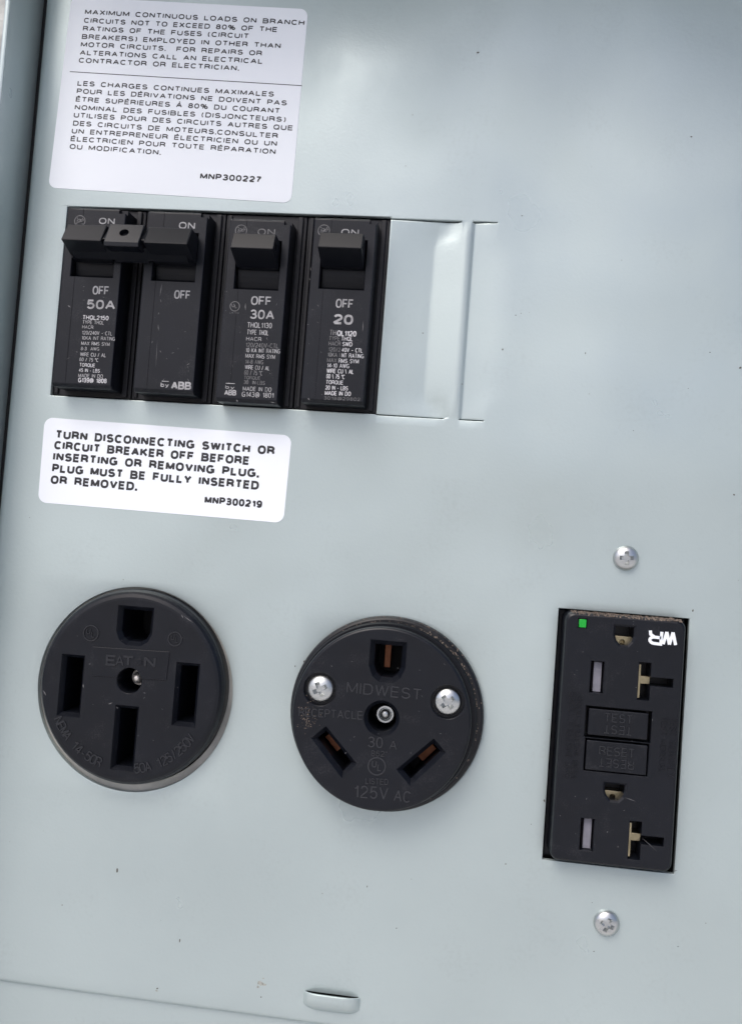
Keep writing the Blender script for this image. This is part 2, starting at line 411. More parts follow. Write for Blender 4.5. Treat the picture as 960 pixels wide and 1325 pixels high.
def lines(lo, hi, step, req, extra=()):
    req = sorted(set([lo, hi] + [r for r in req if lo <= r <= hi])); o = []
    for a, b in zip(req, req[1:]):
        n = max(1, int(round((b - a) / step)))
        o += [a + (b - a) * i / n for i in range(n)]
    return o + [hi]
SQ = 2.2
p50 = (HC50[0] - HR50 - SQ, HC50[0] + HR50 + SQ, HC50[1] - HR50 - SQ, HC50[1] + HR50 + SQ)
p30 = (HC30[0] - HR30 - SQ, HC30[0] + HR30 + SQ, HC30[1] - HR30 - SQ, HC30[1] + HR30 + SQ)
xs = lines(PX0 + BR, PX1, 2.6, [OX0, OX1, GX0, GX1, LX0, LX1, *p50[:2], *p30[:2], -27.6, -15.6, -15.0, -14.2, -9.0, KX, KX + .35, -6.9, -6.3, -5.8,
                                GR0 - .5, GR0, GR1, GR1 + .5, 2.2, 2.6, 3.6, 6, 10])
zs = lines(PZ0 + BRZ, PZ1, 2.6, [OZ0, OZ1, GZ0, GZ1, LZ0, LZ1, LZ0 + 2.2, *p50[2:], *p30[2:], KZ0 - .32, KZ0, KZ0 + .5, KZ0 + 3, KZ0 + 7,
                                 KZ1 - 7, KZ1 - 3, KZ1 - .5, KZ1, KZ1 + .32, KZ1 + .8])
def sm(t): t = max(0., min(1., t)); return t * t * (3 - 2 * t)
def hf(x, z):
    h = 0.
    if OX1 - .01 <= x <= KX + .01 and KZ0 - .01 <= z <= KZ1 + .01:                  # first twist-out blank
        e = min((z - KZ0), (KZ1 - z)); lim = -15.0 + (5.4 * (1 - sm(e / 7.0)))
        d = -1.5
        h = d + (-d) * (x - lim) / (KX - lim) if x > lim else d * (x - OX1) / (lim - OX1)
        if e < 3: h *= .75 + .25 * sm(e / 3)
        if e < .2 and x > KX - 1: h = 0
    if KX + .2 < x < GR0 - .1 and KZ0 - .01 <= z <= KZ1 + .01:
        h = .28 * math.sin(PI * (x - KX - .2) / (GR0 - KX - .1)) * sm(min(z - KZ0, KZ1 - z) / 3)
    if GR0 + .01 < x and KZ0 - .01 <= z <= KZ1 + .01 and x <= 10:                        # second twist-out
        e = min(z - KZ0, KZ1 - z); h = -.65 * (1 - sm((x - GR1) / (6.0 + 6 * sm(e / 10)))) if x >= GR1 - .01 else -.75
    return h
cols = []
for k in range(7):
    a = math.radians(90 - 15 * k); cols.append((PX0 + BR - BR * math.sin(a), -BR * (1 - math.cos(a))))
cols = [(PX0, -16.0)] + cols[:-1] + [(x, 0.) for x in xs]
rows = []
for k in range(5):
    a = math.radians(90 - 22.5 * k); rows.append((PZ0 + BRZ - BRZ * math.sin(a), -BRZ * (1 - math.cos(a))))
rows = rows[:-1] + [(z, 0.) for z in zs]
def dead(x0, x1, z0, z1):
    cx, cz = (x0 + x1) / 2, (z0 + z1) / 2
    def i(a, b, c, d): return a < cx < b and c < cz < d
    return (i(OX0, OX1, OZ0, OZ1) or i(GX0, GX1, GZ0, GZ1) or i(LX0, LX1, LZ0 + 2.2, LZ1) or i(*p50) or i(*p30)
            or i(OX1, KX - .2, KZ1, KZ1 + .32) or i(OX1, KX - 1.5, KZ0 - .32, KZ0) or i(GR0, 2.2, KZ1, KZ1 + .32) or i(GR0, 2.2, KZ0 - .32, KZ0))
bm = B(); G = {}
def gvx(i, j):
    if (i, j) not in G:
        (x, hx), (z, hz) = cols[i], rows[j]
        G[i, j] = bm.verts.new(V(x, z, hx + hz + (hf(x, z) if hx == 0 else 0)))
    return G[i, j]
for i in range(len(cols) - 1):
    for j in range(len(rows) - 1):
        if not dead(cols[i][0], cols[i + 1][0], rows[j][0], rows[j + 1][0]):
            bm.faces.new((gvx(i, j), gvx(i + 1, j), gvx(i + 1, j + 1), gvx(i, j + 1)))
def patch(box, c, r, sz=1.0):
    ii = [i for i in range(len(cols)) if box[0] - .01 <= cols[i][0] <= box[1] + .01 and cols[i][1] == 0]
    jj = [j for j in range(len(rows)) if box[2] - .01 <= rows[j][0] <= box[3] + .01 and rows[j][1] == 0]
    ring = [(i, jj[0]) for i in ii[:-1]] + [(ii[-1], j) for j in jj[:-1]] + [(i, jj[-1]) for i in ii[:0:-1]] + [(ii[0], j) for j in jj[:0:-1]]
    outer = [gvx(*q) for q in ring]
    # subdivide each outer edge angularly by projecting to the circle
    def onc(t): return V(c[0] + r * math.cos(t), c[1] + r * sz * math.sin(t), 0)
    n = len(outer); sub = 3
    inner = []
    ang = [math.atan2(cz - c[1], cx - c[0]) for cx, cz in [(cols[q[0]][0], rows[q[1]][0]) for q in ring]]
    for k in range(n):
        a0, a1 = ang[k], ang[(k + 1) % n]
        if a1 < a0 - 1e-6: a1 += 2 * PI
        inner.append([bm.verts.new(onc(a0 + (a1 - a0) * s / sub)) for s in range(sub)])
    for k in range(n):
        nx = inner[(k + 1) % n][0]
        bm.faces.new([outer[k], outer[(k + 1) % n], nx] + inner[k][::-1])
patch(p50, HC50, HR50, 1.01); patch(p30, HC30, HR30)
be = [e for e in bm.edges if len(e.link_faces) == 1]
bmesh.ops.recalc_face_normals(bm, faces=bm.faces[:])
ex = bmesh.ops.extrude_edge_only(bm, edges=be)
for v in [q for q in ex['geom'] if isinstance(q, bmesh.types.BMVert)]: v.co.y += .0014
pan = root('front_panel', 0, 0, 'flat pale grey steel panel with cutouts for breakers and outlets', 'panel')
me = tomesh('panel_sheet', bm)
# make sure the sheet faces the viewer
if sum(p.normal.y * p.area for p in me.polygons) > 0: me.flip_normals()
sheet = link('panel_sheet', bake(me, bevel=.22, seg=2, ang=50, smooth=40, flat=False), M['paint'], pan)

# small pressed lip over the lanced slot
bm = B(); nx, nz = 28, 10; gl = {}
def lip(u, v):       # u 0..1 across, v 0..1 from the foot up to the open edge
    x = LX0 - .6 + (LX1 - LX0 + 1.2) * u
    e = (1 - abs(2 * u - 1) ** 4.5) ** .8 if 0 < u < 1 else 0
    z = LZ0 - .1 + 5.2 * v
    h = .02 + 2.4 * e * math.sin(min(1, v * 1.25) * PI / 2) ** .7
    z += (1 - e) * 1.5 * (1 - v) - (1 - e) * .5 * v
    return x, z, h
for side, dh in ((0, 0), (1, -.7)):
    for i in range(nx + 1):
        for j in range(nz + 1):
            x, z, h = lip(i / nx, j / nz); gl[side, i, j] = bm.verts.new(V(x, z, h + dh))
for i in range(nx):
    for j in range(nz):
        bm.faces.new((gl[0, i, j], gl[0, i + 1, j], gl[0, i + 1, j + 1], gl[0, i, j + 1]))
        bm.faces.new((gl[1, i, j], gl[1, i, j + 1], gl[1, i + 1, j + 1], gl[1, i + 1, j]))
    bm.faces.new((gl[0, i, nz], gl[0, i + 1, nz], gl[1, i + 1, nz], gl[1, i, nz]))
part('pressed_lip', bm, M['paint'], pan, bevel=.15, ang=50, smooth=50)

# dirt
bm = B()
for px, py, rx, rz in [(152, 1126, 1.6, 3.4), (233, 1217, .9, 3.2), (81, 1171, .8, .8), (513, 1201, .8, .8), (475, 1147, .7, 1.4), (654, 1118, .8, 1),
                       (204, 1279, 1.3, 1.2), (338, 1290, 1, 1), (949, 640, 1.4, 1.2), (896, 790, 1, 1.8), (704, 1036, 1.3, 1.6), (394, 856, 2, 1.6),
                       (382, 862, 1, 1), (618, 68, 2.0, 1.1), (894, 177, 1.6, .8), (675, 279, 1.2, .6), (650, 452, 1.0, 1.5), (667, 408, 1, .8),
                       (757, 457, .8, 1.2), (547, 431, 1.4, .6), (768, 1231, 1, .8), (160, 750, .7, .6), (918, 456, 1, .8), (957, 476, 2, 1.4), (598, 497, 1.2, .5)]:
    c = at(px, py); n = 9
    prism(bm, [(c[0] + .18 * rx * (1 + .3 * random.uniform(-1, 1)) * math.cos(2 * PI * i / n), c[1] + .19 * rz * (1 + .3 * random.uniform(-1, 1)) * math.sin(2 * PI * i / n)) for i in range(n)], -.05, .06 + .02 * max(rx, rz))
for _ in range(36):
    x, z = random.uniform(-132, 80), random.uniform(-131, 158)
    if dead(x - .1, x + .1, z - .1, z + .1) or (-30 < x < 3 and 36 < z < 97): continue
    prism(bm, circ(x, z, random.uniform(.05, .13), 6), -.05, .08)
me = tomesh('dirt_specks', bm); tag(link('dirt_specks', me, M['speck'], pan), kind='stuff')
bm = B()
for px, py, r in [(336, 1272, 5), (342, 1274, 3.2), (334, 1277, 2.6), (341, 1266, 1.6), (203, 1282, 2)]:
    c = at(px, py)
    prism(bm, [(c[0] + .22 * r * random.uniform(.4, 1.1) * math.cos(2 * PI * i / 12), c[1] + .16 * r * random.uniform(.4, 1.1) * math.sin(2 * PI * i / 12)) for i in range(12)], -.04, .03)
tag(link('scuff_mark', tomesh('scuff_mark', bm), M['stain'], pan), kind='stuff')

# ================================================================== stickers
def sticker(name, corners, label, rr=2.4):
    q = [at(*c) for c in corners]                           # TL TR BR BL
    cx = sum(c[0] for c in q) / 4; cz = sum(c[1] for c in q) / 4
    r = root(name, cx, cz, label, 'label', 'safety labels stuck on the panel')
    W = (q[1][0] - q[0][0] + q[2][0] - q[3][0]) / 2; H = (q[0][1] - q[3][1] + q[1][1] - q[2][1]) / 2
    pts = []
    for x, z in rrect(0, W, 0, H, rr, 8):
        u, v = x / W, z / H
        px = (1 - u) * (1 - v) * q[3][0] + u * (1 - v) * q[2][0] + u * v * q[1][0] + (1 - u) * v * q[0][0]
        pz = (1 - u) * (1 - v) * q[3][1] + u * (1 - v) * q[2][1] + u * v * q[1][1] + (1 - u) * v * q[0][1]
        pts.append((px - cx, pz - cz))
    bm = B(); prism(bm, pts, -.02, .10); part('vinyl_sheet', bm, M['label'], r, bevel=.04, seg=1)
    return r, (cx, cz)
def zt(s, ox, oy):                                          # zoomed crop -> photo pixel
    return lambda p: (p[0] / s + ox, p[1] / s + oy)
L1, o1 = sticker('loading_label', [(93, -4), (399, 12), (377, 263), (63, 243)],
                 'large white sticker in English and French at top left, numbered MNP300227')
f = zt(960 / 420, 0, 0)
for s, a, b, cap in [
    ('MAXIMUM CONTINUOUS LOADS ON BRANCH', (252, 43), (900, 76), 15), ('CIRCUITS NOT TO EXCEED 80% OF THE', (249, 68), (820, 96), 15),
    ('RATINGS OF THE FUSES (CIRCUIT', (246, 92), (736, 115), 15), ('BREAKERS) EMPLOYED IN OTHER THAN', (243, 116), (830, 144), 15),
    ('MOTOR CIRCUITS.  FOR REPAIRS OR', (240, 139), (775, 166), 15), ('ALTERATIONS CALL AN ELECTRICAL', (237, 163), (777, 190), 15),
    ('CONTRACTOR OR ELECTRICIAN.', (234, 186), (706, 210), 15),
    ('LES CHARGES CONTINUES MAXIMALES', (230, 254), (810, 287), 15), ('POUR LES DÉRIVATIONS NE DOIVENT PAS', (228, 277), (848, 313), 15),
    ('ÊTRE SUPÉRIEURES À 80% DU COURANT', (225, 301), (828, 336), 15), ('NOMINAL DES FUSIBLES (DISJONCTEURS)', (222, 325), (845, 362), 15),
    ('UTILISES POUR DES CIRCUITS AUTRES QUE', (219, 348), (866, 387), 15), ('DES CIRCUITS DE MOTEURS.CONSULTER', (217, 372), (822, 410), 15),
    ('UN ENTREPRENEUR ÉLECTRICIEN OU UN', (213, 395), (819, 433), 15), ('ÉLECTRICIEN POUR TOUTE RÉPARATION', (210, 418), (815, 457), 15),
    ('OU MODIFICATION.', (207, 441), (475, 459), 15), ('MNP300227', (592, 530), (773, 541), 18)]:
    bold = .032 if s[0:3] != 'MNP' else .044
    line(L1, s, at(*f(a)), at(*f(b)), cap / 960 * 420 * .237, .13, M['ink'], 0, bold, org=o1, spacing=1.2)
a, b = at(*f((208, 213.5))), at(*f((893, 255)))
bm = B(); prism(bm, [(a[0] - o1[0], a[1] - o1[1]), (b[0] - o1[0], b[1] - o1[1]), (b[0] - o1[0], b[1] - o1[1] + .22), (a[0] - o1[0], a[1] - o1[1] + .22)], .09, .13)
part('divider_line', bm, M['ink'], L1)
L2, o2 = sticker('switch_label', [(58.5, 540), (378, 563.5), (367, 677), (49.5, 650)],
                 'small white sticker below the breakers telling you to switch off before removing the plug', 2.6)
f = zt(960 / 370, 30, 530)
for s, a, b, cap in [
    ('TURN DISCONNECTING SWITCH OR', (109, 97), (844, 153), 28), ('CIRCUIT BREAKER OFF BEFORE', (105, 133), (760, 187), 28),
    ('INSERTING OR REMOVING PLUG.', (101, 171), (790, 229), 28), ('PLUG MUST BE FULLY INSERTED', (98, 210), (791, 270), 28),
    ('OR REMOVED.', (93, 249), (382, 273), 28), ('MNP300219', (609, 315), (802, 331), 24)]:
    line(L2, s, at(*f(a)), at(*f(b)), cap / 960 * 370 * .235, .13, M['ink'], 0, .052, org=o2, spacing=1.4)

# ================================================================== circuit breakers
PITCH_ = (OX1 - OX0) / 4
FX0, FX1, FH = 3.7, 21.3, 7.0
SZT = at(333, 311, 7)[1] - OZ0; SZB = at(333, 374.5, 7)[1] - OZ0      # handle slot, above the opening's lower edge
SX0, SX1 = 5.6, 18.2
SX0 = at(305, 345, 7)[0] - (OX0 + 2 * PITCH_); SX1 = at(362, 345, 7)[0] - (OX0 + 2 * PITCH_)
TOPZ = OZ1 - OZ0
_mc = {}
def cached(key, fn):
    if key not in _mc: _mc[key] = fn()
    return _mc[key]
def pole(parent, i, dz=0., seam=7.6):
    loc = (i * PITCH_ * .001, 0, 0); lf = (i * PITCH_ * .001, 0, dz * .001)
    def body():
        bm = B(); prism(bm, rect(.12, PITCH_ - .12, .35, TOPZ - .35), -45, -1.2)
        prism(bm, rect(PITCH_ - 2.6, PITCH_ - 1.1, .8, TOPZ - .8), -3, -.2)
        prism(bm, rect(.8, 2.0, .8, TOPZ - .8), -3, -.5)
        return bake(tomesh('case', bm), bevel=.25)
    def face():
        bm = B()
        side = [(-2, .3), (5.9, .1), (FH, 1.0), (FH, TOPZ - 4.9), (FH - .4, TOPZ - 4.5), (-2, TOPZ - 4.1)]
        side_prism(bm, side, FX0, FX1)
        cc = []; cutp(cc, rect(SX0, SX1, SZB, SZT), 1.5, FH)
        c2 = B(); prism(c2, rect(FX1 - 2.0, FX1 + 3, TOPZ - 5.9, TOPZ + 2), FH - 1.6, 12)
        c3 = B(); prism(c3, rect(seam, seam + .14, 1.6, SZB - .01), FH - .12, 12)
        c4 = B(); prism(c4, rect(seam + .9, seam + 1.04, SZT + 1, TOPZ - 3.9), FH - .15, 12)
        return bake(tomesh('face', bm), cc + [c2, c3, c4], bevel=.22, seg=2)
    b = link('case', cached('body', body), M['body'], parent, loc)
    f_ = link('front_face', cached('face', face), M['plastic'], parent, lf)
    def drum():
        bm = B(); n = 14; zc = (SZB + SZT) / 2 - 1; r = (SZT - SZB) / 2 + .6
        pr = [(1.6 + 0, zc - r)] + [(1.2 + 3.6 * math.sin(PI * k / n), zc - r * math.cos(PI * k / n)) for k in range(1, n)] + [(1.6, zc + r)]
        side_prism(bm, pr, SX0 + .3, SX1 - .3)
        return bake(tomesh('handle_drum', bm), smooth=40)
    link('handle_drum', cached('drum', drum), M['gloss'], parent, lf)
    return f_
xh = OX0 + 2 * PITCH_
HT = at(328, 302, 12.6)[1] - OZ0; HB = at(322, 321, 14.8)[1] - OZ0; HU = at(330, 346, 7)[1] - OZ0
def handle_mesh():
    bm = B(); side_prism(bm, [(2.5, HU - .3), (6.8, HU), (14.8, HB), (12.6, HT), (2.5, HT - .6)], SX0 + .25, SX1 - .35)
    c = B(); z_ = HB + 1.5; c_ = []
    n = 16
    a = [c.verts.new(V(SX1 - 1.2, z_ + .95 * math.sin(2 * PI * k / n), 11.6 + .95 * math.cos(2 * PI * k / n))) for k in range(n)]
    b = [c.verts.new(V(SX1 + 2, z_ + .95 * math.sin(2 * PI * k / n), 11.6 + .95 * math.cos(2 * PI * k / n))) for k in range(n)]
    c.faces.new(a); c.faces.new(b[::-1])
    for k in range(n): c.faces.new((a[k], a[(k + 1) % n], b[(k + 1) % n], b[k]))
    return bake(tomesh('handle', bm), [c], bevel=.22)

def btext(face, idx, f, rows, org):
    for s, a, b, cap, m, bold in rows:
        A, Bq = at(*f(a), FH), at(*f(b), FH)
        line(face, s, A, Bq, cap, FH + .02, M[m], 0, bold, org=org)
def logo(face, f, c, r, org, txt='GE'):
    x, z = at(*f(c), FH); x -= org[0]; z -= org[1]
    bm = B(); ringbm(bm, x, z, r, r * .14, FH - .05, .09); 
    if txt == 'GE':
        text_bm(bm, 'g', (x - r * .62, z - r * .15), (x + r * .05, z - r * .15), r * .75, FH + .03, 0, .4)
        text_bm(bm, 'e', (x - r * .05, z - r * .15), (x + r * .6, z - r * .15), r * .75, FH + .03, 0, .4)
        for k in range(4):
            a = math.radians(45 + 90 * k)
            prism(bm, circ(x + r * .68 * math.cos(a), z + r * .68 * math.sin(a), r * .1, 8), FH - .05, FH + .04)
    else:
        text_bm(bm, 'U', (x - r * .5, z - r * .25), (x + r * .02, z - r * .1), r * .7, FH + .03, .01)
        text_bm(bm, 'L', (x + r * .08, z - r * .4), (x + r * .5, z - r * .3), r * .7, FH + .03, .01)
    me = bpy.data.meshes.new('emblem'); bm.to_mesh(me); bm.free()
    return link('emblem', me, M['print_d'], face)
def mm(v, s): return v / s * .235

B1 = root('circuit_breaker', OX0, OZ0, 'double 50A breaker marked OFF, its two handles joined by one wide tie bar', 'circuit breaker', 'row of circuit breakers')
fa = pole(B1, 0, 1.6); fb = pole(B1, 1, 1.35)
fz = zt(960 / 230, 60, 250); S2 = 960 / 230; org = (OX0, OZ0 + 1.6)
W, Gm, Dm = 'print_b', 'print', 'print_d'
btext(fa, 0, fz, [
    ('ON', (285, 166), (370, 169), mm(33, S2), Gm, .02), ('OFF', (250, 547), (339, 550), mm(45, S2), Gm, .012), ('50A', (218, 625), (372, 629), mm(49, S2), Gm, .025),
    ('THQL2150', (197, 682), (337, 687), mm(23, S2), W, .014), ('TYPE THQL', (197, 705), (312, 710), mm(19, S2), Gm, 0), ('HACR', (195, 731), (255, 734), mm(18, S2), Gm, 0),
    ('120/240V – CTL', (194, 763), (357, 769), mm(20, S2), Gm, 0), ('10KA INT RATING', (192, 791), (372, 797), mm(19, S2), Gm, 0), ('MAX RMS SYM', (190, 820), (343, 826), mm(19, S2), Gm, 0),
    ('8-3  AWG', (188, 848), (287, 851), mm(18, S2), Gm, 0), ('WIRE CU / AL', (184, 880), (323, 886), mm(20, S2), Gm, .005), ('60 / 75 °C', (180, 907), (283, 912), mm(19, S2), Gm, .005),
    ('TORQUE', (180, 936), (264, 941), mm(19, S2), W, .005), ('45 IN - LBS', (177, 965), (290, 970), mm(19, S2), W, 0), ('MADE IN DO', (174, 994), (307, 999), mm(19, S2), Gm, 0),
    ('G139@ 1808', (173, 1021), (327, 1027), mm(24, S2), W, .015)], org)
logo(fa, fz, (183, 150), 1.7, org)
org1 = (OX0 + PITCH_, OZ0 + 1.35)
btext(fb, 1, fz, [('ON', (716, 192), (803, 195), mm(36, S2), Gm, .02), ('OFF', (690, 570), (778, 574), mm(45, S2), Gm, .012),
                  ('by', (618, 1046), (662, 1048), mm(24, S2), Gm, .02), ('ABB', (674, 1058), (783, 1062), mm(40, S2), Gm, .035)], org1)
A, Bq = at(*fz((625, 1017)), FH), at(*fz((662, 1019)), FH)
bm = B(); prism(bm, [(A[0] - org1[0], A[1] - org1[1]), (Bq[0] - org1[0], Bq[1] - org1[1]), (Bq[0] - org1[0], Bq[1] - org1[1] + .22), (A[0] - org1[0], A[1] - org1[1] + .22)], FH - .03, FH + .03)
part('overline', bm, M['print'], fb)
# handle tie over both handles
tz = zt(960 / 190, 70, 260)
TT = at(110, 290.5, 13.2)[1] - OZ0; TB = at(105, 310.5, 16.4)[1] - OZ0; TU = at(120, 334, 8.0)[1] - OZ0
TX0 = at(*tz((60, 200)), 15.5)[0] - OX0; TX1 = at(*tz((884, 220)), 15.5)[0] - OX0
def ux(px, h=15.5): return at(*tz((px, 205)), h)[0] - OX0
tie = bpy.data.objects.new('handle_tie', None); C.objects.link(tie); tie.parent = B1
prof = [(7.4, TU - .2), (9.5, TU), (16.4, TB), (13.2, TT), (7.4, TT - .3)]
bm = B(); side_prism(bm, [(h - .9 if h > 9 else h, z + (.9 if z < TT - 2 else -.5)) for h, z in prof], TX0 + .5, TX1 - .5)
for k in (0, 1): side_prism(bm, [(2.4, TU - .4), (8.2, TU - .1), (8.2, TT - .6), (2.4, TT - 1)], SX0 + .25 + k * PITCH_, SX1 - .2 + k * PITCH_)
part('tie_bar', bm, M['gloss'], tie, bevel=.25)
bm = B(); side_prism(bm, prof, TX0, ux(322)); part('end_cap', bm, M['gloss'], tie, bevel=.3)
bm = B(); side_prism(bm, prof, ux(597), TX1); part('end_cap', bm, M['gloss'], tie, bevel=.3)
bm = B(); side_prism(bm, [(7.4, TU - .8), (10.5, TB - 1.4), (16.8, TB - 1.5), (16.9, TB - .3), (13.7, TT + .3), (7.4, TT)], ux(345), ux(572))
c = B(); hc = at(*tz((457, 205)), 15.5)
ax = Vector((0, 1, 0)); tilt = math.atan2(3.2, TT - TB)
n = 20; A_ = []; B_ = []
hx, hz = hc[0] - OX0, hc[1] - OZ0
hh = 15.2
dirn = Vector((0, -math.cos(tilt), math.sin(tilt))); upv = Vector((0, math.sin(tilt), math.cos(tilt)))
for k in range(n):
    p = V(hx, hz, hh) + Vector((1, 0, 0)) * .00135 * math.cos(2 * PI * k / n) + upv * .00135 * math.sin(2 * PI * k / n)
    A_.append(c.verts.new(p - dirn * .0032)); B_.append(c.verts.new(p + dirn * .004))
c.faces.new(A_); c.faces.new(B_[::-1])
for k in range(n): c.faces.new((A_[k], A_[(k + 1) % n], B_[(k + 1) % n], B_[k]))
part('centre_clip', bm, M['plastic'], tie, cuts=[c], bevel=.22)
bm = B(); side_prism(bm, [(9, TU - .6), (13.2, TU + 1.55), (13.2, TU + 1.95), (9, TU + .2)], TX0 + 1.2, TX1 - 1.6)
part('lower_lip', bm, M['gloss'], tie, bevel=.12)

B3 = root('circuit_breaker', OX0 + 2 * PITCH_, OZ0, 'single 30A breaker, third black face from the left, marked OFF 30A', 'circuit breaker', 'row of circuit breakers')
fc = pole(B3, 0); hm = cached('handle', handle_mesh); link('handle', hm, M['gloss'], B3)
org = (OX0 + 2 * PITCH_, OZ0); fz = zt(3.84, 270, 250); S3 = 3.84
btext(fc, 2, fz, [
    ('ON', (243, 208), (330, 210), mm(31, S3), Dm, .015), ('OFF', (210, 555), (311, 559), mm(42, S3), Gm, .012), ('30A', (205, 624), (325, 629), mm(44, S3), Gm, .014),
    ('THQL1130', (192, 668), (314, 672), mm(26, S3), Gm, 0), ('TYPE THQL', (190, 702), (298, 707), mm(24, S3), Gm, 0), ('HACR', (187, 733), (262, 736), mm(19, S3), Gm, 0),
    ('120/240V–CTL', (184, 765), (347, 771), mm(22, S3), Dm, 0), ('10 KA INT RATING', (184, 790), (355, 797), mm(20, S3), Gm, 0), ('MAX RMS SYM', (183, 818), (330, 825), mm(20, S3), Gm, 0),
    ('14-8 AWG', (182, 847), (272, 851), mm(20, S3), Dm, 0), ('WIRE CU / AL', (180, 874), (303, 881), mm(20, S3), Gm, 0), ('60 / 75 °C', (177, 902), (268, 907), mm(22, S3), Dm, 0),
    ('TORQUE', (176, 924), (257, 928), mm(16, S3), Dm, 0), ('30  IN-LBS', (175, 948), (280, 953), mm(18, S3), Dm, 0), ('MADE IN DO', (170, 981), (312, 987), mm(20, S3), Gm, 0),
    ('G143@ 1801', (165, 1011), (323, 1018), mm(24, S3), Gm, 0), ('by', (83, 971), (128, 974), mm(17, S3), Gm, .02), ('ABB', (78, 1003), (138, 1006), mm(26, S3), Gm, .035),
    ('LISTED', (106, 597), (152, 599), mm(7, S3), Dm, 0)], org)
logo(fc, fz, (162, 186), 1.75, org); logo(fc, fz, (131, 562), 1.45, org, 'UL')
A, Bq = at(*fz((86, 946)), FH), at(*fz((131, 948)), FH)
bm = B(); prism(bm, [(A[0] - org[0], A[1] - org[1]), (Bq[0] - org[0], Bq[1] - org[1]), (Bq[0] - org[0], Bq[1] - org[1] + .2), (A[0] - org[0], A[1] - org[1] + .2)], FH - .03, FH + .03)
part('overline', bm, M['print'], fc)

B4 = root('circuit_breaker', OX0 + 3 * PITCH_, OZ0, 'single breaker marked OFF 20, rightmost in the row beside the blank plate', 'circuit breaker', 'row of circuit breakers')
fd = pole(B4, 0, 1.1); link('handle', hm, M['gloss'], B4, (0, 0, .0011))
org = (OX0 + 3 * PITCH_, OZ0 + 1.1)
btext(fd, 3, fz, [
    ('ON', (658, 210), (745, 212), mm(31, S3), Gm, .015), ('OFF', (630, 569), (718, 573), mm(42, S3), Gm, .01), ('20', (618, 650), (716, 655), mm(47, S3), Gm, .035),
    ('TH', (600, 706), (634, 708), mm(26, S3), Dm, .01), ('QL1120', (637, 709), (733, 713), mm(26, S3), W, .02),
    ('TYPE', (598, 731), (652, 733), mm(20, S3), Dm, .0), ('THQL', (658, 733), (716, 736), mm(20, S3), W, .005), ('HACR', (596, 757), (655, 759), mm(20, S3), Dm, 0), ('SWD', (664, 760), (713, 762), mm(20, S3), W, .005),
    ('120/2', (594, 786), (655, 789), mm(20, S3), Dm, 0), ('40V – CTL', (661, 789), (765, 793), mm(20, S3), W, .005), ('10KA I', (590, 812), (652, 815), mm(20, S3), Dm, 0), ('NT RATING', (660, 816), (770, 821), mm(20, S3), W, .0),
    ('MAX', (588, 840), (636, 842), mm(20, S3), Dm, 0), ('RMS SYM', (645, 843), (745, 847), mm(20, S3), W, .0), ('14-10 AWG', (588, 866), (698, 870), mm(20, S3), W, .0),
    ('WIRE CU \\ AL', (586, 893), (720, 899), mm(21, S3), W, .01), ('60 \\ 75 °C', (584, 920), (676, 925), mm(21, S3), W, .01), ('TORQUE', (582, 948), (668, 952), mm(19, S3), W, .01),
    ('20 IN - LBS', (580, 976), (692, 981), mm(20, S3), W, .01), ('MADE IN DO', (577, 1003), (706, 1008), mm(20, S3), W, .01), ('3018@29802', (572, 1025), (752, 1033), mm(15, S3), Dm, 0)], org)
logo(fd, fz, (573, 186), 1.75, org)

# ================================================================== screws
def screw_mesh(r, dome, rot, depth=1.1):
    bm = B(); pr = [(r * .95, -.2), (r, .35)] + [(r * math.cos(a), .35 + dome * math.sin(a)) for a in [math.radians(q) for q in (15, 30, 45, 60, 75)]] + [(0, .35 + dome)]
    lathe(bm, 0, 0, pr, 40)
    cuts = []
    w, L = r * .17, r * .66
    for k in range(2):
        a = rot + k * PI / 2
        def rp(p): return [(x * math.cos(a) - z * math.sin(a), x * math.sin(a) + z * math.cos(a)) for x, z in p]
        c = B(); prism(c, rp([(-L * .5, -w * .8), (L * .5, -w * .8), (L * .5, w * .8), (-L * .5, w * .8)]), .35 + dome - depth, .35 + dome + .3,
                       rp([(-L, -w * 1.05), (L, -w * 1.05), (L, w * 1.05), (-L, w * 1.05)])); cuts.append(c)
    return bake(tomesh('screw_head', bm), cuts, bevel=.06, smooth=35)
for (px, py), rot, lb in [((810, 722), .05, 'round cross-head screw above the rectangular outlet'), ((785, 1196), -.35, 'round cross-head screw below the rectangular outlet')]:
    x, z = at(px, py, 1.2)
    r = root('screw', x, z, lb, 'screw', 'screws holding the rectangular outlet')
    link('screw_head', screw_mesh(3.45, 1.75, rot, 1.3), M['zinc'], r)

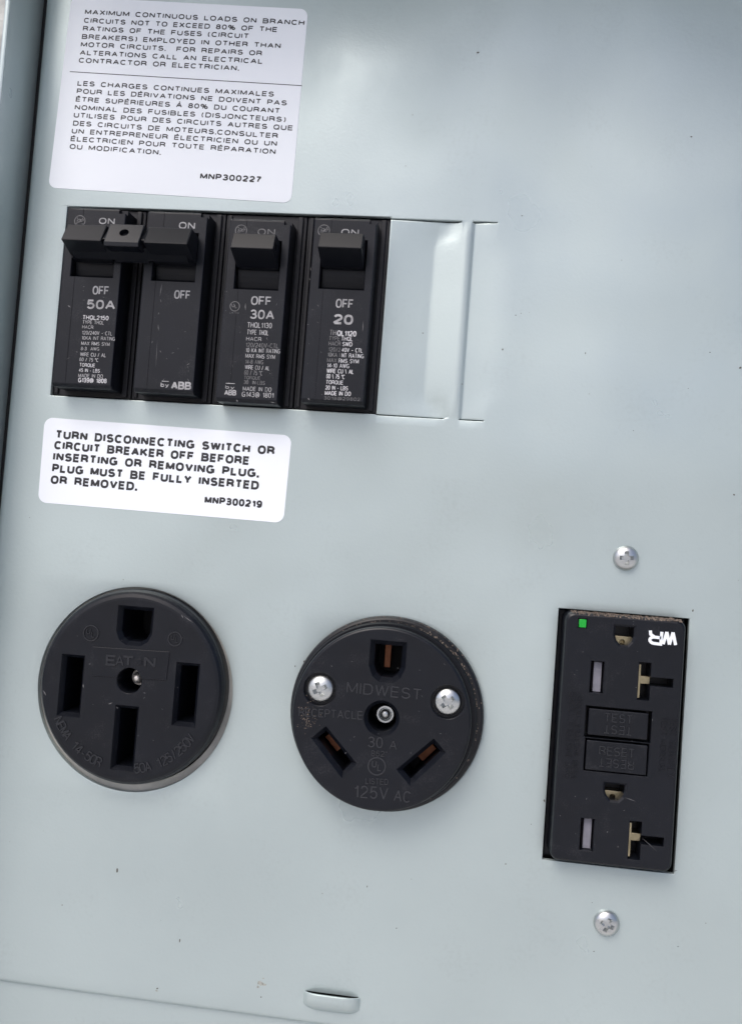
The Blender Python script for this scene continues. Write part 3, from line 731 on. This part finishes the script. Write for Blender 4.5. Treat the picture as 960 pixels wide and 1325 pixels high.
# ================================================================== 50 amp receptacle
f5 = zt(960 / 290, 30, 740)
H5 = 5.0
fc5 = at(*f5((455, 497)), H5); fc5 = (-91.75, -44.3)
R5 = root('round_outlet', fc5[0], fc5[1], 'larger round black outlet at lower left with four slots, marked NEMA 14-50R', 'power outlet', 'round power outlets')
def l5(p, h=H5):
    x, z = at(*f5(p), h); return (x - fc5[0], z - fc5[1])
bm = B(); lathe(bm, HC50[0] - fc5[0], HC50[1] - fc5[1], [(30.5, -6), (30.5, -1.6), (27.2, -1.6), (27.2, -6)], 72, 1, True)
part('mounting_ring', bm, M['ring'], R5, bevel=.1)
bm = B(); lathe(bm, 0, 0, [(27.1, -13), (27.1, 1.6), (26.95, 3.0), (26.5, 4.0), (25.9, 4.65), (25.0, 4.95), (24.4, H5), (0, H5)], 96, 1.02)
cuts = []
def slot(cuts, q, ch=1.3, dep=24, top=H5, chd=1.6):
    """q = outer mouth outline (mm) ; chamfered down to the blade slot"""
    q = ccw(q); cx = sum(p[0] for p in q) / len(q); cz = sum(p[1] for p in q) / len(q)
    n = len(q); inn = []
    for i in range(n):                                       # inset polygon
        p0, p1, p2 = Vector(q[i - 1]), Vector(q[i]), Vector(q[(i + 1) % n])
        e1 = (p1 - p0).normalized(); e2 = (p2 - p1).normalized()
        n1 = Vector((-e1.y, e1.x)); n2 = Vector((-e2.y, e2.x)); b = (n1 + n2); b = b / max(.3, b.dot(n1))
        inn.append(tuple(p1 + b * ch))
    c = B(); prism(c, inn, top - chd, top + .001, q)
    # extend above the surface to cut cleanly
    c2 = B(); prism(c2, inn, top - dep, top - chd + .05)
    ex = [tuple(Vector(a) + (Vector(a) - Vector(b_)) * .4) for a, b_ in zip(q, inn)]
    c = B(); prism(c, inn, top - chd, top + chd * .4, ex)
    cuts += [c, c2]; return inn
def square(c, w, h, rot=0):
    a = math.radians(rot)
    return [(c[0] + x * math.cos(a) - z * math.sin(a), c[1] + x * math.sin(a) + z * math.cos(a)) for x, z in ((-w / 2, -h / 2), (w / 2, -h / 2), (w / 2, h / 2), (-w / 2, h / 2))]
def quadc(pts, l): 
    q = [l(p) for p in pts]; return (sum(p[0] for p in q) / 4, sum(p[1] for p in q) / 4)
slot(cuts, square(quadc([(165, 350), (268, 355), (245, 625), (145, 618)], l5), 6.9, 17.6), 1.0)
slot(cuts, square(quadc([(660, 388), (760, 393), (740, 665), (632, 658)], l5), 6.9, 17.8), 1.0)
slot(cuts, square(quadc([(392, 572), (498, 578), (480, 850), (372, 848)], l5), 6.9, 18.2), 1.0)
gc = l5((478, 240)); gw, gt, gb = 5.3, gc[1] + 6.1, gc[1] - 5.0
dsh = [(gc[0] - gw, gt), (gc[0] - gw, gb + 3.6), (gc[0] - gw * .78, gb + 1.2), (gc[0] - gw * .4, gb), (gc[0] + gw * .4, gb), (gc[0] + gw * .78, gb + 1.2), (gc[0] + gw, gb + 3.6), (gc[0] + gw, gt)]
slot(cuts, dsh, 1.1)
pc = l5((455, 466)); cutp(cuts, circ(pc[0], pc[1], 3.6, 40), -15, H5)
fbody = part('body', bm, M['plastic'], R5, cuts=cuts, bevel=.16)
bm = B(); prism(bm, circ(0, 0, 27, 40), -16, -14); part('cavity_floor', bm, M['black'], R5)
bm = B(); lathe(bm, pc[0] + .95, pc[1] + .35, [(2.4, -14), (2.4, -.9), (2.2, -.5), (1.75, -.4), (1.75, .2), (1.5, 1.2), (1.1, 2.0), (.5, 2.4), (0, 2.5)], 28)
part('centre_post', bm, M['steel'], R5)
bm = B(); q = [l5(p) for p in [(300, 320), (630, 342), (615, 465), (298, 445)]]
prism(bm, q, H5 - .1, H5 + .22)
c = B(); prism(c, circ(pc[0], pc[1], 3.7, 40), -4, 12)
badge = part('name_plate', bm, M['plastic'], R5, cuts=[c], bevel=.1)
for t_, a_, b_, q in (('E', (356, 400), (402, 403), .03), ('A', (398, 402), (434, 404), .0), ('T', (425, 403), (478, 407), .03), ('N', (520, 408), (570, 411), .03)):
    word(badge, t_, l5(a_), l5(b_), 3.1, H5 + .15, M['worn_d'], q, .26, 'raised_letter')
x, z = l5((500, 385)); bm = B(); prism(bm, circ(x, z, .9, 16), H5 + .15, H5 + .42); part('raised_dot', bm, M['plastic'], badge, bevel=.08)
for t_, a0_, a1_ in (('NEMA 14-50R', 209, 252), ('50A 125/250V', 281, 327)):
    bm = B(); arc_text(bm, t_, 0, 0, 24.0, a0_, a1_, 2.9, H5 - .02, .3, 0)
    me = bpy.data.meshes.new('raised_word'); bm.to_mesh(me); bm.free(); link('raised_word', me, M['worn_d'], R5)
certmark(R5, l5((293, 262)), 2.35, .35, H5 - .02, .28, M['worn_d']); certmark(R5, l5((652, 287)), 2.1, .35, H5 - .02, .28, M['worn_d'])

# ================================================================== 30 amp receptacle
f3 = zt(960 / 280, 360, 780)
H3 = 8.0; c3 = (-19.85, -45.75)
R3 = root('round_outlet', c3[0], c3[1], 'round black outlet in the middle with two screws and slanted slots, marked 125V AC', 'power outlet', 'round power outlets')
def l3(p, h=H3):
    x, z = at(*f3(p), h); return (x - c3[0], z - c3[1])
bm = B(); lathe(bm, .85, .5, [(26.9, -3), (26.9, 1.6), (26.6, 2.4), (26.0, 2.8), (23, 2.8), (23, -3)], 96, 1, True)
part('base_flange', bm, M['body'], R3, bevel=.1)
bm = B(); lathe(bm, .3, .2, [(25.6, 2.4), (25.6, 3.6), (25.2, 4.2), (23.5, 4.2), (23.5, 2.4)], 96, 1, True)
part('gasket_ring', bm, M['gloss'], R3)
bm = B(); lathe(bm, 0, 0, [(24.2, -6.0), (24.35, 7.0), (24.2, 7.6), (23.7, H3), (0, H3)], 96, 1.02)
cuts = []
def q3(a): return [l3(p) for p in a]
s1 = slot(cuts, q3([(146, 600), (212, 546), (350, 715), (283, 780)]), 1.15, 24, H3, 1.5)
s2 = slot(cuts, q3([(523, 740), (690, 601), (744, 665), (585, 814)]), 1.15, 24, H3, 1.5)
gc = l3((484, 262)); gw, gt, gb = 5.0, gc[1] + 5.7, gc[1] - 5.6
dsh = [(gc[0] - gw, gt), (gc[0] - gw, gb + 4.2), (gc[0] - gw * .78, gb + 1.5), (gc[0] - gw * .4, gb), (gc[0] + gw * .4, gb), (gc[0] + gw * .78, gb + 1.5), (gc[0] + gw, gb + 4.2), (gc[0] + gw, gt)]
slot(cuts, dsh, 1.3, 24, H3, 1.6)
pc3 = l3((458, 513)); c = B(); prism(c, circ(pc3[0], pc3[1], 3.9, 40), -8, H3 - 1.2); cuts.append(c)
c = B(); prism(c, circ(pc3[0], pc3[1], 3.9, 40), H3 - 1.25, H3 + .6, circ(pc3[0], pc3[1], 5.3, 40)); cuts.append(c)
sc3 = [l3((186, 383)), l3((751, 440))]
for s in sc3:
    cutp(cuts, circ(s[0], s[1], 4.55, 40), H3 - 1.6, H3)
part('body', bm, M['plastic'], R3, cuts=cuts, bevel=.16)
bm = B(); prism(bm, circ(0, 0, 24, 40), -9, -7.5); part('cavity_floor', bm, M['black'], R3)
for s, px in ((s1, (258, 645)), (s2, (675, 672))):
    cx = sum(p[0] for p in s) / 4; cz = sum(p[1] for p in s) / 4
    d = Vector(s[1]) - Vector(s[0]); d2 = Vector(s[2]) - Vector(s[1]); d = d if d.length > d2.length else d2
    a = math.degrees(math.atan2(d.y, d.x)); ux_ = d.normalized(); sg = 1 if ux_.y > 0 else -1
    bm = B(); prism(bm, square((cx + ux_.x * sg * 1.6, cz + ux_.y * sg * 1.6), 5.4, 2.3, a), -3, 1.2); part('contact', bm, M['copper'], R3, bevel=.2)
for k, dx in enumerate((-.6,)):
    bm = B(); prism(bm, rect(gc[0] + dx - .9, gc[0] + dx + .9, gc[1] - 2.5, gc[1] + 4), -3, .6); part('contact', bm, M['copper'], R3, bevel=.15)
bm = B(); lathe(bm, pc3[0] + .45, pc3[1] + .1, [(2.45, -7), (2.45, 1.8), (2.3, 2.05), (1.85, 2.05), (1.75, .4), (1.5, .3)], 36); part('post_collar', bm, M['zinc'], R3)
bm = B(); lathe(bm, pc3[0] + .45, pc3[1] + .1, [(1.3, -3), (1.35, 1.9), (1.2, 2.35), (.8, 2.65), (0, 2.75)], 28); part('centre_post', bm, M['zinc'], R3)
for s, rot in zip(sc3, (.5, -.85)):
    p = bpy.data.objects.new('screw', screw_mesh(3.75, 1.9, rot, 1.5)); C.objects.link(p); p.data.materials.append(M['zinc'])
    p.parent = R3; p.location = V(s[0], s[1], H3 - 1.5)
for t, a, b, cap in [('MIDWEST', (303, 398), (632, 432), 45), ('RECEPTACLE', (92, 502), (373, 518), 34), ('30', (398, 640), (462, 645), 44), ('A', (492, 648), (524, 652), 36),
                     ('862"', (412, 680), (482, 684), 24), ('LISTED', (387, 803), (487, 808), 24), ('125V', (335, 862), (486, 874), 50), ('AC', (512, 878), (584, 888), 46)]:
    word(R3, t, l3(a), l3(b), cap / 3.4286 * .222, H3 - .02, M['worn'], -.016, .24)
certmark(R3, l3((437, 725)), 2.45, .28, H3 - .02, .24, M['worn'])
# dirt caught round the flange and on the face
bm = B()
for k in range(260):
    a = math.radians(random.gauss(62, 48)); r = random.choice((26.7, 25.6, 25.3, 25.0)) + random.gauss(0, .1)
    hz_ = {1: 0}.get(0, 0); h = 2.2 if r > 26.5 else 2.75
    x, z = .85 + r * math.cos(a), .5 + r * math.sin(a); q = random.uniform(.06, .2)
    prism(bm, circ(x, z, q, 6), h, h + q * .5)
for k in range(90):
    c0 = l3((random.gauss(125, 18), random.gauss(505, 40))); q = random.uniform(.05, .16)
    if math.hypot(*c0) < 23: prism(bm, circ(c0[0], c0[1], q, 6), H3 - .02, H3 + .05)
tag(link('dirt_crumbs', tomesh('dirt_crumbs', bm), M['dust'], R3), kind='stuff')

# ================================================================== rectangular outlet with test and reset buttons
f8 = zt(767 / 220, 690, 770)
HG = 5.0; cg = ((GX0 + GX1) / 2, (GZ0 + GZ1) / 2)
RG = root('test_button_outlet', cg[0], cg[1], 'rectangular black outlet with test and reset buttons and white WR marking', 'power outlet')
def lg(p, h=HG):
    x, z = at(*f8(p), h); return (x - cg[0], z - cg[1])
hw, hhh = (GX1 - GX0) / 2, (GZ1 - GZ0) / 2
bm = B(); prism(bm, rect(-hw + .3, hw - .3, -hhh + .3, hhh - .3), -30, -3.0); part('housing', bm, M['gloss'], RG, bevel=.3)
FG = (27.75 - cg[0], 59.25 - cg[0], -79.15 - cg[1], -12.95 - cg[1])
bm = B(); o_ = rrect(FG[0] - .3, FG[1] + .3, FG[2] - .3, FG[3] + .3, 2.4, 6); i1 = rrect(FG[0], FG[1], FG[2], FG[3], 2.2, 6); i2 = rrect(FG[0] + .8, FG[1] - .8, FG[2] + .8, FG[3] - .8, 1.6, 6)
loops = [[bm.verts.new(V(x, z, h)) for x, z in L] for L, h in ((o_, -4), (i1, 3.9), ([((a[0] * .65 + b[0] * .35), (a[1] * .65 + b[1] * .35)) for a, b in zip(i1, i2)], 4.7), (i2, HG))]
bm.faces.new(loops[0][::-1]); bm.faces.new(loops[-1])
for A, Bq in zip(loops, loops[1:]):
    for i in range(len(A)): bm.faces.new((A[i], A[(i + 1) % len(A)], Bq[(i + 1) % len(A)], Bq[i]))
cuts = []
def cutrect(px, w, h, dep=7.0):
    cx, cz = quadc(px, lg); cutp(cuts, rect(cx - w / 2, cx + w / 2, cz - h / 2, cz + h / 2), HG - dep, HG); return cx, cz
SL = []
for px in ([(262, 305), (320, 310), (308, 437), (257, 432)], [(215, 1015), (272, 1020), (265, 1150), (213, 1142)]):
    SL.append(cutrect(px, 3.5, 8.4))
TS = []
for px, ar in (([(478, 312), (530, 316), (515, 468), (475, 465)], [(505, 372), (622, 383), (618, 415), (500, 405)]),
               ([(435, 1030), (488, 1033), (475, 1188), (430, 1182)], [(463, 1088), (578, 1100), (575, 1130), (458, 1118)])):
    a_ = quadc(px, lg); b_ = quadc(ar, lg)
    tp = [(a_[0] - 1.55, a_[1] - 5), (a_[0] + 1.55, a_[1] - 5), (a_[0] + 1.55, b_[1] - 1.15), (b_[0] + 3.9, b_[1] - 1.15), (b_[0] + 3.9, b_[1] + 1.15), (a_[0] + 1.55, b_[1] + 1.15), (a_[0] + 1.55, a_[1] + 5), (a_[0] - 1.55, a_[1] + 5)]
    cutp(cuts, tp, HG - 7, HG, .14); TS.append((a_, b_))
GS = []
for (a, b, t, bt) in ((358, 462, 130, 236), (312, 420, 840, 938)):
    x0, z0 = lg((a, t)); x1, _ = lg((b, t + 3)); z1 = lg(((a + b) / 2, bt))[1]; xm = (x0 + x1) / 2
    xm = lg(((a + b) / 2, (t + bt) / 2))[0]; w = (x1 - x0) / 2
    pts = [(xm - w, z0), (xm - w, z1 + 3.0), (xm - w * .82, z1 + 1.4), (xm - w * .4, z1), (xm + w * .4, z1), (xm + w * .82, z1 + 1.4), (xm + w, z1 + 3.0), (xm + w, z0)]
    slot(cuts, pts, .55, 7, HG, .5); GS.append((xm, (z0 + z1) / 2, w))
bt_ = [quadc([(250, 505), (522, 535), (512, 662), (243, 637)], lg), quadc([(243, 650), (508, 675), (500, 812), (241, 790)], lg)]
bw, bh = 17.0, 17.6 / 2
zt_ = lg((385, 520))[1]; zb_ = lg((370, 802))[1]
cutp(cuts, rect(bt_[0][0] - 8.6, bt_[0][0] + 8.6, bt_[0][1] - 4.1, bt_[0][1] + 4.25), HG - 4, HG)
cutp(cuts, rect(bt_[1][0] - 8.3, bt_[1][0] + 8.3, bt_[1][1] - 4.3, bt_[1][1] + 4.3), HG - 4, HG)
led = lg((222, 128)); cutp(cuts, rect(led[0] - 1.15, led[0] + 1.15, led[1] - 1.25, led[1] + 1.25), HG - 2, HG)
part('face_plate', bm, M['plastic'], RG, cuts=cuts, bevel=.12)
bm = B(); prism(bm, rect(FG[0] + 2, FG[1] - 2, FG[2] + 2, FG[3] - 2), -2.9, -2.2); part('cavity_floor', bm, M['black'], RG)
bm = B(); prism(bm, rect(led[0] - .98, led[0] + .98, led[1] - 1.12, led[1] + 1.12), HG - 2, HG - .1); part('indicator_light', bm, M['green'], RG, bevel=.2)
for (cx, cz) in SL:
    bm = B(); prism(bm, rect(cx - .75, cx + 1.35, cz - 4.1, cz + 3.9), -2.0, HG - 1.9); part('shutter', bm, M['shutter'], RG, bevel=.1)
for a_, b_ in TS:
    bm = B(); prism(bm, rect(a_[0] - 1.5, a_[0] - .85, a_[1] - 4.6, a_[1] + 4.3), -2, HG - 1.0)
    bm2 = bm; prism(bm2, rect(a_[0] - .84, b_[0] - 1.7, b_[1] - 1.0, b_[1] + 1.0), -2, HG - 2.4)
    part('contact', bm, M['brass'], RG, bevel=.1)
for xm, zm, w in GS:
    bm = B(); prism(bm, rect(xm - w + .6, xm + w - .6, zm - 3.2, zm - .3), -2, HG - 3.2)
    c = B(); prism(c, circ(xm, zm - 1.9, .8, 16), -1.5, 9)
    part('contact', bm, M['brass'], RG, cuts=[c], bevel=.12)
for (bx, bz), nm, hw_, hh_, dz, s, hb in ((bt_[0], 'test_button', 7.75, 3.5, .1, 'TEST', HG - .3), (bt_[1], 'reset_button', 7.9, 3.9, -.05, 'RESET', HG + .15)):
    bm = B(); prism(bm, rect(bx - hw_, bx + hw_, bz - hh_ + dz, bz + hh_ + dz), HG - 4, hb)
    bo = part(nm, bm, M['plastic'], RG, bevel=.25)
    wl = 1.75 * len(s) / 1.9
    word(bo, s, (bx - wl, bz + .35 + dz), (bx + wl, bz + .35 + dz), 2.4, hb - .02, M['worn_d'], 0, .22)
    word(bo, s, (bx + wl, bz - .35 + dz), (bx - wl, bz - .35 + dz), 2.4, hb - .02, M['worn_d'], 0, .22)
# white WR, printed upside down
word(RG, 'W', lg((650, 163)), lg((580, 158)), 4.1, HG + .02, M['label'], .026, 0, 'printed_letter')
word(RG, 'R', lg((586, 160)), lg((520, 152)), 4.1, HG + .02, M['label'], .026, 0, 'printed_letter')
for s, a, b, cap in (('TEST MONTHLY', (650, 552), (625, 826), 1.9), ('TEST MENSUEL', (612, 552), (592, 806), 1.6)):
    word(RG, s, (lg(a)[0] - 1.9, lg(a)[1]), (lg(a)[0] - 1.9, lg(b)[1]), cap, HG - .02, M['plastic'], 0, .2)
for s, a, b, cap in (('SEE INSTRUCTIONS', (125, 826), (150, 432), 1.9), ('VOIR INSTRUCTIONS', (155, 826), (190, 452), 1.6)):
    word(RG, s, (lg(a)[0] + 2.5, lg(a)[1]), (lg(a)[0] + 2.5, lg(b)[1]), cap, HG - .02, M['plastic'], 0, .2)
# dust along the upper edge
bm = B()
for k in range(480):
    x = random.uniform(FG[0] + 1.5, FG[1] - 1); t = random.random()
    z = FG[3] - .35 + .55 * t + random.gauss(0, .1); h = 4.9 - 2.6 * t ** 1.2; q = random.uniform(.08, .24)
    prism(bm, circ(x, z, q, 5), h - .9, h + q * .6)
tag(link('dust_line', tomesh('dust_line', bm), M['dust'], RG), kind='stuff')
# rubbed marks and lint on the black plastic, as thin raised flecks
def flecks(parent, h, segs, m='print_d'):
    bm = B(); ox, oz = parent.location.x * 1000, (parent.location.z - Z0) * 1000
    for x0, y0, x1, y1, w in segs:
        a, b = Vector(at(x0, y0, h)), Vector(at(x1, y1, h)); mid = (a + b) / 2; d = (b - a); L = max(d.length, .05); d = d / L if d.length > .01 else Vector((1, 0)); n = Vector((-d.y, d.x)) * w * .118
        a -= Vector((ox, oz)); b -= Vector((ox, oz)); mid = (a + b) / 2 + n * random.uniform(-.6, .6)
        prism(bm, [tuple(a), tuple(mid - n), tuple(b), tuple(mid + n)], h - .03, h + .025)
    tag(link('lint_fleck', tomesh('lint_fleck', bm), M[m], parent), kind='stuff')
def rnd(x0, x1, y0, y1, n, L=5):
    o = []
    for _ in range(n):
        x, y = random.uniform(x0, x1), random.uniform(y0, y1); a = random.uniform(0, PI); l = random.uniform(.8, L)
        o.append((x, y, x + l * math.cos(a), y + l * math.sin(a), random.uniform(.3, .8)))
    return o
flecks(B1, FH, [(210, 366, 207, 384, .9), (206, 404, 205, 407, 1.0), (205, 420, 206, 428, 1.2), (204, 440, 202, 475, .4), (108, 371, 110, 371, .9), (88, 395, 92, 398, 1.3), (99, 455, 101, 456, 1)] + rnd(85, 145, 375, 495, 9) + rnd(188, 250, 375, 500, 14))
flecks(B3, FH, [(318, 392, 318, 402, 1.3), (306, 517, 308, 520, 2), (350, 520, 356, 521, 1)] + rnd(293, 312, 375, 515, 8) + rnd(340, 362, 385, 520, 5))
flecks(B4, FH, [(402, 346, 402, 350, 1), (400, 360, 402, 362, 1), (398, 515, 401, 518, 1.5), (470, 415, 469, 430, .8)] + rnd(398, 420, 385, 515, 8))
flecks(RG, HG, [(808, 1032, 822, 1037, .7), (870, 1127, 876, 1126, 1), (829, 1083, 850, 1102, .5), (822, 889, 823, 890, 1), (724, 1055, 725, 1056, .9)] + rnd(735, 860, 800, 1110, 20, 3))
flecks(R5, H5, [(140, 911, 146, 909, 1.2), (193, 870, 194, 872, 1.2), (108, 885, 109, 890, 1.6), (238, 797, 250, 806, .7), (235, 795, 237, 800, 1), (56, 893, 60, 900, 1.4), (186, 896, 189, 897, 1)] + rnd(95, 240, 800, 960, 16, 4))
flecks(R3, H3, rnd(410, 580, 850, 1010, 16, 4))
print('objects', len(bpy.data.objects), 'tris', sum(len(o.data.loop_triangles) if o.type == 'MESH' and not o.data.calc_loop_triangles() else 0 for o in bpy.data.objects))
